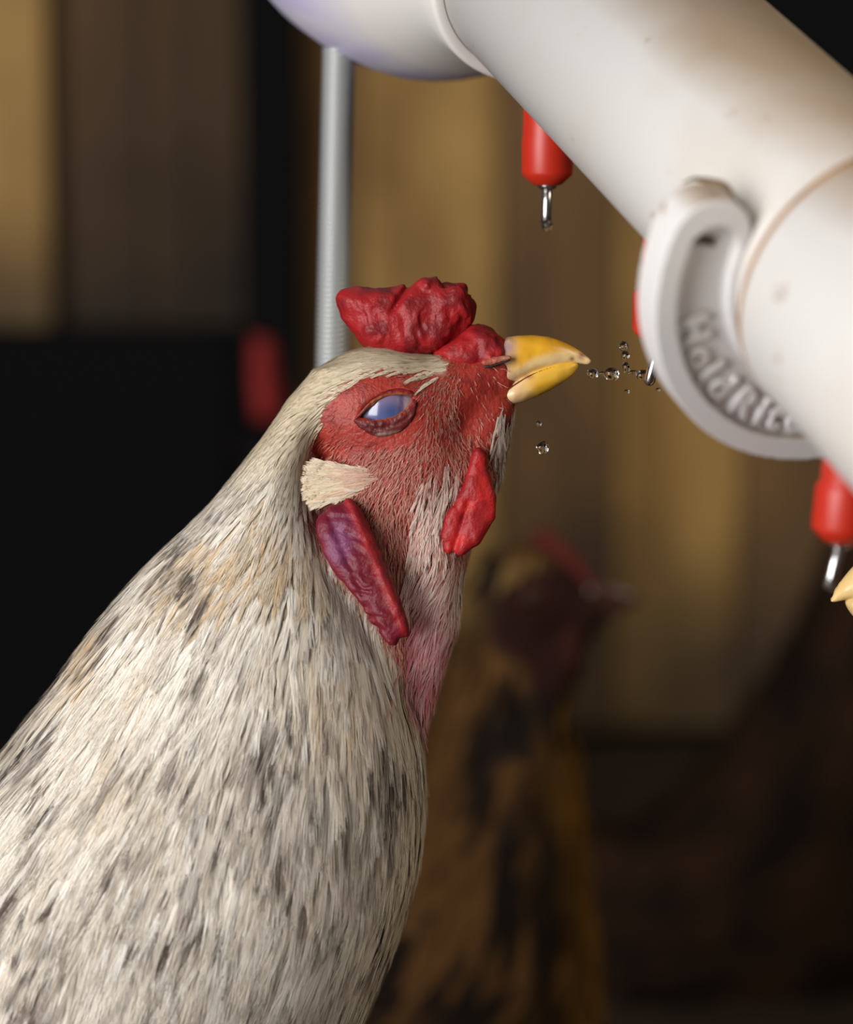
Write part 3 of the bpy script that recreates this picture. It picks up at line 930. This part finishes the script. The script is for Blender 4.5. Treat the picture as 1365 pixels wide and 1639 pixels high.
# beak
UB = [(806, 541), (830, 537), (856, 536), (884, 540), (908, 550), (928, 562), (940, 571), (947, 578), (942, 584), (931, 582), (916, 580), (900, 584), (880, 590), (858, 597), (838, 607), (818, 620), (800, 633), (780, 638), (776, 600), (784, 560)]
LB = [(772, 640), (800, 622), (820, 608), (842, 595), (862, 586), (884, 580), (902, 577), (920, 578), (928, 584), (920, 598), (902, 612), (880, 625), (856, 637), (832, 646), (806, 652), (780, 652)]
def beak_T(x, z): return np.interp(x, [780, 800, 830, 880, 920, 950], [33, 36, 35, 26, 14, 6])
v, q = pillow(UB, beak_T, 22, 0.0, 2.2, lambda p: (vnoise(p, 14) - 0.5) * 1.6, rnd=1)
x, yy, z = v[:, 0], v[:, 1], v[:, 2]
c = mix(S(226, 168, 40), S(236, 206, 150), smooth(26, 6, poly_sdf(x, z, UB) * 0 + (-z - np.interp(x, [790, 850, 900, 945], [632, 594, 578, 582])) * -1))
c = mix(c, S(206, 172, 148), smooth(836, 806, x) * 0.8)
c = mix(c, S(150, 124, 132), np.exp(-(((x - 812) / 12) ** 2 + ((z + 558) / 12) ** 2)) * 0.8)
c = mix(c, S(206, 140, 30), smooth(860, 900, x) * smooth(-566, -552, z) * 0.5)
c = mix(c, S(128, 62, 22), np.exp(-(((x - 930) / 7) ** 2 + ((z + 570) / 6) ** 2)) * 0.9)
c = mix(c, S(110, 66, 34), np.exp(-(((x - 915) / 4) ** 2 + ((z + 575) / 4) ** 2)) * 0.8)
ub = make('upper_beak', hw_(v), q, beak_mat, hen, col=c)
v, q = pillow(LB, lambda x, z: beak_T(x, z) * 0.86 * np.interp(x, [778, 822], [0.6, 1.0]), 18, 0.0, 2.2, lambda p: (vnoise(p, 14, 2.2) - 0.5) * 1.6, rnd=1)
x, yy, z = v[:, 0], v[:, 1], v[:, 2]
c = mix(S(224, 176, 60), S(228, 190, 144), smooth(872, 816, x)); c = mix(c, S(190, 120, 96), smooth(818, 798, x) * 0.7)
c = mix(c, S(214, 160, 30), smooth(840, 870, x) * smooth(-606, -620, z) * 0.8)
c = mix(c, S(150, 96, 48), np.exp(-(((x - 845) / 9) ** 2 + ((z + 604) / 4) ** 2)) * 0.7)
make('lower_beak', hw_(v), q, beak_mat, hen, col=c)
# dark mouth line between the two halves
GAPE = [(786, 644), (800, 630), (822, 614), (845, 600), (870, 590), (896, 583), (896, 587), (870, 595), (846, 606), (824, 620), (804, 634), (790, 646)]
v, q = pillow(GAPE, lambda x, z: np.maximum(beak_T(x, z) * 0.80, 3), 3, 0.0, 1.6, rnd=1)
make('mouth_line', hw_(v), q, beak_mat, hen, col=np.tile(S(92, 40, 26), (len(v), 1)))
# nostril flap and slit on both sides
for sgn in (-1, 1):
    FL = [(768, 580), (784, 574), (804, 571), (818, 572), (816, 579), (800, 583), (784, 588), (772, 588)]
    v, q = pillow(FL, 7, 6, sgn * 47.0, 1.6, lambda p: (vnoise(p, 6) - 0.5) * 2)
    c = mix(S(166, 84, 66), S(170, 120, 96), smooth(790, 815, v[:, 0]))
    nb = make('nostril', hw_(v), q, skin_mat, hen, col=c)
    SL = [(772, 588), (786, 586), (802, 581), (816, 577), (816, 580), (802, 585), (786, 591), (774, 592)]
    v, q = pillow(SL, 3, 3, sgn * 51.0, 1.2, rnd=1)
    make('slit', hw_(v), q, skin_mat, nb, col=np.tile(S(40, 22, 20), (len(v), 1)))

# eyes with lids
UL = [(566, 676), (578, 660), (592, 644), (608, 632), (628, 625), (650, 624), (668, 632), (664, 640), (652, 635), (630, 636), (610, 642), (594, 655), (580, 669)]
LL = [(566, 674), (580, 671), (600, 675), (622, 673), (641, 664), (655, 651), (664, 638), (670, 652), (664, 672), (650, 689), (630, 700), (606, 703), (586, 694), (573, 684)]
for sgn in (-1, 1):
    ec = np.array([618.0, sgn * 26.0, -657.0])
    th_, ph_ = np.meshgrid(np.linspace(0, np.pi, 40), np.linspace(0, 2 * np.pi, 64, endpoint=False), indexing='ij')
    ev = ec + 60 * np.stack([np.sin(th_) * np.cos(ph_), np.cos(th_), np.sin(th_) * np.sin(ph_)], -1).reshape(-1, 3)
    i_, j_ = np.meshgrid(np.arange(39), np.arange(64), indexing='ij')
    a_i = (i_ * 64 + j_).ravel(); b_i = (i_ * 64 + (j_ + 1) % 64).ravel()
    eq = np.stack([a_i, b_i, b_i + 64, a_i + 64], 1)
    x, z = ev[:, 0], ev[:, 2]
    c = mix(S(86, 92, 136), S(128, 112, 140), smooth(-668, -640, z))
    c = mix(c, S(66, 82, 128), np.exp(-(((x - 630) / 18) ** 2 + ((z + 662) / 12) ** 2)))
    c = mix(c, S(112, 104, 140), smooth(602, 588, x))
    c = mix(c, S(186, 176, 190), smooth(643, 650, x)); c = mix(c, S(196, 188, 196), smooth(588, 581, x))
    c = mix(c, S(84, 64, 100), np.exp(-((x - 643) / 4.0) ** 2) * 0.7)
    eye = make('eye', hw_(ev), eq, eye_mat, hen, col=c)
    for nm, poly, T, pr in (('upper_eyelid', UL, 6.0, 1.0), ('lower_eyelid', LL, 8.0, 1.0)):
        def lid_disp(p):
            a3 = poly_sdf(p[..., 0], p[..., 2], ALM)
            return (vnoise(p, 6) - 0.5) * 2.6 - 0.35 * np.sin(a3 * 0.8)
        v, q = pillow(poly, T, 6.0, lambda x, z: sgn * (-SYs(x, z) - 1.0), 2.0, lid_disp)
        a2 = poly_sdf(v[:, 0], v[:, 2], ALM)
        c = mix(S(132, 30, 28), S(98, 18, 22), smooth(0.35, 0.7, vnoise(v, 12)))
        if nm == 'lower_eyelid':
            c = mix(c, S(92, 34, 34), smooth(3, 10, a2) * 0.8); c = mix(c, S(140, 108, 100), smooth(-688, -698, v[:, 2]) * smooth(596, 612, v[:, 0]) * 0.8)
        c = mix(c, S(176, 104, 56), smooth(3.5, 0.5, a2) * np.where(v[:, 0] > 596, 0.85, 0.3))
        make(nm, hw_(v), q, skin_mat, hen, col=c)

# wattles and ear lobe
WAT = [(768, 716), (778, 730), (780, 752), (788, 776), (794, 800), (792, 826), (782, 850), (766, 870), (746, 884), (724, 893), (708, 884), (702, 862), (706, 836), (718, 812), (734, 792), (744, 766), (752, 738), (758, 718)]
def wat_disp(p):
    x, y, z = p[..., 0], p[..., 1], p[..., 2]
    w = (vnoise(p, 22, 6.1) - 0.5) * 30
    return (np.sin((x * 0.9 + z * 0.35 + w) / 5.2) * 1.3 * smooth(-745, -775, z) + (vnoise(p, 14, 1.3) - 0.5) * 3 + 6 * np.exp(-((x - 738 - 0.30 * (z + 840)) / 6) ** 2) * smooth(-790, -815, z))
for sgn in (-1, 1):
    v, q = pillow(WAT, 13, 13, lambda x, z: sgn * (54 + 8 * np.sin((x - 700) / 30)) , 2.4, wat_disp)
    c = mix(S(182, 32, 30), S(140, 18, 24), smooth(0.4, 0.8, vnoise(v, 18)) * 0.8)
    c = mix(c, S(120, 14, 24), smooth(738, 718, v[:, 0] - 0.30 * (v[:, 2] + 840)) * 0.5)
    make('wattle', hw_(v), q, comb_mat, hen, col=c)
LOBE = [(508, 832), (524, 814), (548, 804), (570, 806), (584, 824), (596, 850), (608, 880), (622, 912), (636, 944), (648, 976), (652, 1004), (644, 1020), (626, 1030), (612, 1022), (600, 996), (580, 964), (552, 930), (526, 894), (510, 860)]
def lobe_y(x, z):
    return np.interp(-z, [800, 880, 960, 1030], [88, 108, 122, 122])
def lobe_disp(p):
    x, y, z = p[..., 0], p[..., 1], p[..., 2]
    t = (x - 545) - (-(z) - 830) * 0.44          # across the lobe, 0 along its middle
    ridge = -6 * np.exp(-((t - 30) / 8) ** 2)
    w = (vnoise(p, 20, 2.6) - 0.5) * 26
    return ridge + np.sin((z * 1.0 + x * 0.25 + w) / 3.6) * 2.2 * smooth(34, 12, np.abs(t)) + (vnoise(p, 14, 5.1) - 0.5) * 7 + 4.5 * np.exp(-((t + 14) / 6) ** 2)
for sgn in (-1, 1):
    v, q = pillow(LOBE, 15, 24, lambda x, z: sgn * lobe_y(x, z), 2.4, lobe_disp)
    t = (v[:, 0] - 545) - (-v[:, 2] - 830) * 0.44
    c = mix(S(106, 16, 32), S(146, 24, 30), smooth(10, 26, t))
    c = mix(c, S(128, 66, 108), np.exp(-(((v[:, 0] - 546) / 20) ** 2 + ((v[:, 2] + 866) / 36) ** 2)) * 0.9)
    c = mix(c, S(110, 14, 30), smooth(0.5, 0.8, vnoise(v, 16)) * 0.6)
    make('ear_lobe', hw_(v), q, comb_mat, hen, col=c)

def legs(parent, hipL, hipR, heading, mat, scale=1.0):
    """two scaled legs with four toes each, from the hip points straight down to the floor"""
    ca, sa = math.cos(heading), math.sin(heading)
    for hp in (hipL, hipR):
        hp = np.asarray(hp, float)
        hz = hp[2]
        knee = hp + np.array([-0.012 * ca, -0.012 * sa, -hz * 0.42]) * 1.0
        ank = np.array([hp[0] + 0.004 * ca, hp[1] + 0.004 * sa, 0.012])
        v, f = tube([hp, hp * 0.5 + knee * 0.5, knee, knee * 0.5 + ank * 0.5, ank], np.array([0.016, 0.012, 0.0075, 0.0055, 0.0065]) * scale, 12)
        lg = make('leg', v, f, mat, parent)
        for ang in (-0.6, 0.0, 0.6, math.pi):
            d = np.array([math.cos(heading + ang), math.sin(heading + ang), 0])
            Lt = 0.03 if ang == math.pi else 0.052
            v, f = tube([ank, ank + d * Lt * 0.4 + (0, 0, -0.003), ank + d * Lt * 0.8 + (0, 0, -0.006), ank + d * Lt + (0, 0, -0.0095)], np.array([0.006, 0.005, 0.004, 0.0012]) * scale, 8)
            make('toe', v, f, mat, lg)
hipc = hw_(np.array([-60.0, 190, -2330]))
legs(hen, hipc + (0, -0.035, 0.0), hipc + (0, 0.035, 0.0), 0.0, leg_mat)

# ------------------------------------------------------------------ the hens in the background
BX = axis_steps((-900, -260, 22), (-260, 240, 12)); BY = axis_steps((-330, -110, 22), (-110, 110, 12), (110, 330, 22)); BZ = axis_steps((-1500, -320, 20), (-320, 130, 11))
bX, bY, bZ = np.meshgrid(BX, BY, BZ, indexing='ij', sparse=True)
BP = (bX, bY, bZ)
bs = np.array([(60, -70, 20, 30), (0, -105, 40, 62), (-100, -125, 60, 78), (-200, -150, 82, 98), (-320, -195, 98, 128), (-450, -270, 112, 165), (-600, -380, 128, 205), (-760, -520, 136, 240), (-950, -640, 120, 262), (-1150, -640, 50, 240), (-1300, -560, -80, 170)], float)[::-1]
bcl = np.interp(BZ, bs[:, 0], bs[:, 1]); bcr = np.interp(BZ, bs[:, 0], bs[:, 2]); bhd = np.interp(BZ, bs[:, 0], bs[:, 3])
bcw = (bcr - bcl) / 2
bf = (np.sqrt(((bX - (bcl + bcr) / 2) / bcw) ** 2 + (bY / bhd) ** 2) - 1) * np.minimum(bcw, bhd)
bf = np.maximum(bf, np.maximum(bZ - 60, -1300 - bZ))
bh = smin(ellipsoid(BP, (0, 0, 0), (100, 76, 84)), round_cone(BP, (40, 0, -5), (118, 0, -18), 66, 36), 20)
bh = smin(bh, round_cone(BP, (100, 0, -40), (40, 0, -150), 34, 56), 24)
bf = smin(bf, bh, 30)
bf = smin(bf, ellipsoid(BP, (-330, 0, -1000), (470, 270, 300), 0.25), 60)
bf = smin(bf, round_cone(BP, (-620, 0, -880), (-850, 0, -640), 150, 40), 70)
bv, bq = nets(bf, BX, BY, BZ)
b_field = Field(bf, BX, BY, BZ)

def bg_hen(head_world, heading, label, pal, k=1.0, seed=1, comb_poly=None, nfeather=1500, comb_tilt=0.0, comb_T=17, beak_h=1.0):
    """pal: dict of colours; heading = angle of the beak about z"""
    rg = np.random.default_rng(seed)
    ca, sa = math.cos(heading), math.sin(heading)
    head_world = np.asarray(head_world, float)
    sc = k / 6238.0
    def tw(p):
        p = np.asarray(p, float)
        x, y, z = p[..., 0] * sc, p[..., 1] * sc, p[..., 2] * sc
        return head_world + np.stack([x * ca - y * sa, x * sa + y * ca, z], -1)
    base = tw(np.array([-330.0, 0, 0])); base[2] = 0
    h = empty('hen', base); tag(h, label, 'hen', 'hens behind the drinking hen')
    x, y, z = bv[:, 0], bv[:, 1], bv[:, 2]
    face = smooth(14, -14, poly_sdf(x, z, [(-20, -50), (70, -60), (135, -30), (135, 60), (60, 190), (10, 130), (-45, 60)]) + (vnoise(bv, 30) - 0.5) * 20)
    c = mix(mix(pal['a'], pal['b'], smooth(0.35, 0.65, vnoise(bv, 60))), pal['face'], face)
    make('body', tw(bv), bq, bg_skin, h, col=c)
    def flow(p):
        lo = smooth(-500, -900, p[:, 2])
        return np.stack([-0.35 - 1.2 * lo, 0 * lo, -1 + 0.4 * lo], -1)
    def wt(cn):
        d = poly_sdf(cn[:, 0], cn[:, 2], [(-20, -50), (70, -60), (150, -40), (150, 60), (60, 190), (10, 130), (-45, 60)])
        return smooth(-6, 12, d) * np.where(cn[:, 2] > -350, 2.0, 1.0)
    def colf(roots, u, lv, rnd):
        n = vnoise(roots * np.array([1, 1, 0.5]), 60) + 0.3 * (rnd[:, 1] - 0.5)
        cc_ = mix(pal['a'], pal['b'], smooth(0.35, 0.65, n))
        edge = np.exp(-((roots[:, 1]) / 60.0) ** 2) * smooth(0, 60, roots[:, 0]) * smooth(-120, -220, roots[:, 2])
        cc_ = mix(cc_, pal['bib'], edge)
        cc_ = mix(cc_, pal['crown'], smooth(-60, 40, roots[:, 2]))
        return cc_[:, None, :] * (0.8 + 0.2 * u)[..., None]
    r = sample_surface(bv, bq, nfeather, wt, rg)
    L = np.interp(-r[:, 2], [-80, 100, 400, 900], [45, 80, 140, 190]) * rg.uniform(0.8, 1.2, nfeather)
    W = np.interp(-r[:, 2], [-80, 100, 400, 900], [8, 12, 20, 34])
    v, q, c = feathers(b_field, r, L, W, flow, colf, J=6, bw=2.4, lift0=2, lift1=12, K=5, jitter=0.12, fray=5, rg=rg)
    tag(make('plumage', tw(v), q, bg_plume, h, col=c), kind='stuff')
    cp = comb_poly or [(118, -20), (112, -52), (96, -74), (84, -62), (70, -104), (52, -76), (34, -124), (14, -86), (-10, -128), (-28, -88), (-62, -108), (-76, -78), (-60, -60), (0, -62), (60, -56)]
    v, q = pillow(cp, comb_T, 14, 0.0, 5.0, lambda p: (vnoise(p, 18) - 0.5) * 8)
    v[:, 1] += comb_tilt * np.maximum(v[:, 2] - 60, 0)
    make('comb', tw(v), q, bg_skin, h, col=mix(pal['comb'], pal['comb'] * 0.6, vnoise(v, 30)))
    v, q = pillow([(104, -28), (140, -30), (176, -18), (206, 6), (214, 20), (200, 16), (170, 14), (130, 22), (108, 26)], lambda x, z: np.interp(x, [100, 215], [32, 7]), 16, 0.0, 4.5)
    v[:, 1:] *= beak_h
    make('upper_beak', tw(v), q, beak_mat, h, col=np.tile(pal['beak'], (len(v), 1)))
    v, q = pillow([(104, 16), (130, 14), (170, 7), (198, 14), (180, 32), (140, 47), (108, 50)], lambda x, z: np.interp(x, [100, 215], [27, 7]), 12, 0.0, 4.5)
    v[:, 1:] *= beak_h
    make('lower_beak', tw(v), q, beak_mat, h, col=np.tile(pal['beak'] * 0.85, (len(v), 1)))
    for sgn in (-1, 1):
        th_, ph_ = np.meshgrid(np.linspace(0, np.pi, 14), np.linspace(0, 2 * np.pi, 20, endpoint=False), indexing='ij')
        ev = np.array([22.0, sgn * 62, 6]) + 24 * np.stack([np.sin(th_) * np.cos(ph_), np.cos(th_), np.sin(th_) * np.sin(ph_)], -1).reshape(-1, 3)
        i_, j_ = np.meshgrid(np.arange(13), np.arange(20), indexing='ij')
        a_i = (i_ * 20 + j_).ravel(); b_i = (i_ * 20 + (j_ + 1) % 20).ravel()
        rad = np.hypot(ev[:, 0] - 22, ev[:, 2] - 6)
        make('eye', tw(ev), np.stack([a_i, b_i, b_i + 20, a_i + 20], 1), bg_eye, h, col=mix(S(12, 9, 8), S(170, 92, 30), smooth(10, 13, rad) * pal.get('eye', 1.0)))
        v, q = pillow([(84, 40), (104, 56), (108, 90), (98, 120), (80, 132), (64, 116), (62, 84), (70, 56)], 10, 9, sgn * 34, 5.0, lambda p: (vnoise(p, 16) - 0.5) * 5)
        make('wattle', tw(v), q, bg_skin, h, col=np.tile(pal.get('wattle', pal['comb']), (len(v), 1)))
    hipz = tw(np.array([-300.0, 0, -1180]))[2]
    hl = tw(np.array([-300.0, 120, 0])); hr = tw(np.array([-300.0, -120, 0])); hl[2] = hr[2] = hipz
    legs(h, hl, hr, heading, leg_mat)
    return h

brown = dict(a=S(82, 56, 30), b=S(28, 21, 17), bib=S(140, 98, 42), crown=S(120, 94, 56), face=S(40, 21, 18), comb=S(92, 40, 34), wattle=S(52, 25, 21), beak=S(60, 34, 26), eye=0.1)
black = dict(a=S(24, 22, 24), b=S(15, 15, 17), bib=S(28, 25, 27), crown=S(20, 18, 20), face=S(120, 50, 50), comb=S(150, 50, 48), beak=S(90, 70, 60))
cream = dict(a=S(214, 200, 172), b=S(180, 160, 130), bib=S(220, 206, 180), crown=S(214, 196, 160), face=S(170, 44, 40), comb=S(170, 30, 30), beak=S(228, 194, 130))
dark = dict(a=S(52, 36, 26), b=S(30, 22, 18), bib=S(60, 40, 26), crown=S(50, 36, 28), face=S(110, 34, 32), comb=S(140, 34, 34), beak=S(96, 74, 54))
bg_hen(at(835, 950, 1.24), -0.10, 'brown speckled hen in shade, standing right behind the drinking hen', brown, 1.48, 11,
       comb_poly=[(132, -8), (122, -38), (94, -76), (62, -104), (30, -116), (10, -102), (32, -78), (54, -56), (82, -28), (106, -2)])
bg_hen(at(428, 722, 1.75), 1.42, 'black hen with upright red comb, left of the drinking hen in the dark', black, 1.62, 12, comb_tilt=0.10, comb_T=22,
       comb_poly=[(110, -30), (118, -80), (96, -160), (70, -230), (30, -262), (0, -245), (-30, -180), (-50, -100), (-40, -50), (40, -50)])
bg_hen(at(1604, 930, 0.76), math.pi, 'cream hen at the right edge, only its pale beak tip showing', cream, 1.28, 13, beak_h=1.55)
bg_hen(at(1430, 760, 1.75), 0.15, 'dark brown hen added to fill the dark area low on the right, near the wall', dark, 1.75, 14)  # stand-in hen added to fill the dark lower right

# ------------------------------------------------------------------ water drops
water = bpy.data.materials.new('water'); water.use_nodes = True
wb = water.node_tree.nodes['Principled BSDF']
wb.inputs['Base Color'].default_value = (1, 1, 1, 1); wb.inputs['Roughness'].default_value = 0.0
wb.inputs['Transmission Weight'].default_value = 1.0; wb.inputs['IOR'].default_value = 1.33
def drop(px, py, depth, r, sx, sz, label, seed):
    o = at(px, py, depth)
    th_, ph_ = np.meshgrid(np.linspace(0, np.pi, 18), np.linspace(0, 2 * np.pi, 24, endpoint=False), indexing='ij')
    d = np.stack([np.sin(th_) * np.cos(ph_), np.sin(th_) * np.sin(ph_), np.cos(th_)], -1).reshape(-1, 3)
    rr_ = r * depth / FPX
    v = o + d * np.array([sx, 1, sz]) * rr_ * (1 + 0.30 * (vnoise(d, 0.8, seed * 1.7) - 0.5))[:, None]
    i_, j_ = np.meshgrid(np.arange(17), np.arange(24), indexing='ij')
    a_i = (i_ * 24 + j_).ravel(); b_i = (i_ * 24 + (j_ + 1) % 24).ravel()
    ob = make('water_drop', v, np.stack([a_i, a_i + 24, b_i + 24, b_i], 1), water, origin=o)
    tag(ob, label, 'water drop', 'water drops by the nipple')
dd = 0.771
for i, (px, py, r, sx, sz, lab) in enumerate([
        (949, 598, 8, 1.1, 1.0, 'water drop just below the tip of the hen\'s beak'),
        (979, 599, 11, 1.1, 1.0, 'round water drop between beak and nipple, second from the beak'),
        (965, 598, 5, 1.4, 0.7, 'small flat water drop touching the two drops near the beak'),
        (998, 555, 8, 1.0, 1.0, 'topmost water drop of the splash beside the nipple'),
        (1001, 569, 7, 0.9, 1.2, 'water drop just under the topmost drop of the splash'),
        (1002, 588, 7, 0.9, 1.3, 'long water drop in the middle of the splash'),
        (1014, 596, 6, 1.7, 0.6, 'flat water strand reaching the nipple pin'),
        (1030, 601, 10, 1.2, 0.9, 'water drop clinging to the pin of the nipple by the beak'),
        (1003, 627, 4, 1.2, 0.9, 'tiny falling water drop below the splash'),
        (1053, 624, 4, 1.0, 0.9, 'tiny water drop right of the nipple pin under the clip'),
        (868, 717, 10, 1.0, 1.05, 'single falling water drop beneath the hen\'s beak'),
        (862, 678, 5, 1.0, 1.0, 'tiny water drop right under the lower beak')]):
    drop(px, py, dd, r, sx, sz, lab, i + 1)
drop(876, 361, 0.802, 9, 1.0, 1.1, 'water drop hanging from the pin of the nipple at the far end of the pipe', 31)
drop(1329, 930, 0.74, 7, 0.8, 1.5, 'water drop hanging beside the pin of the nipple at the right edge', 32)
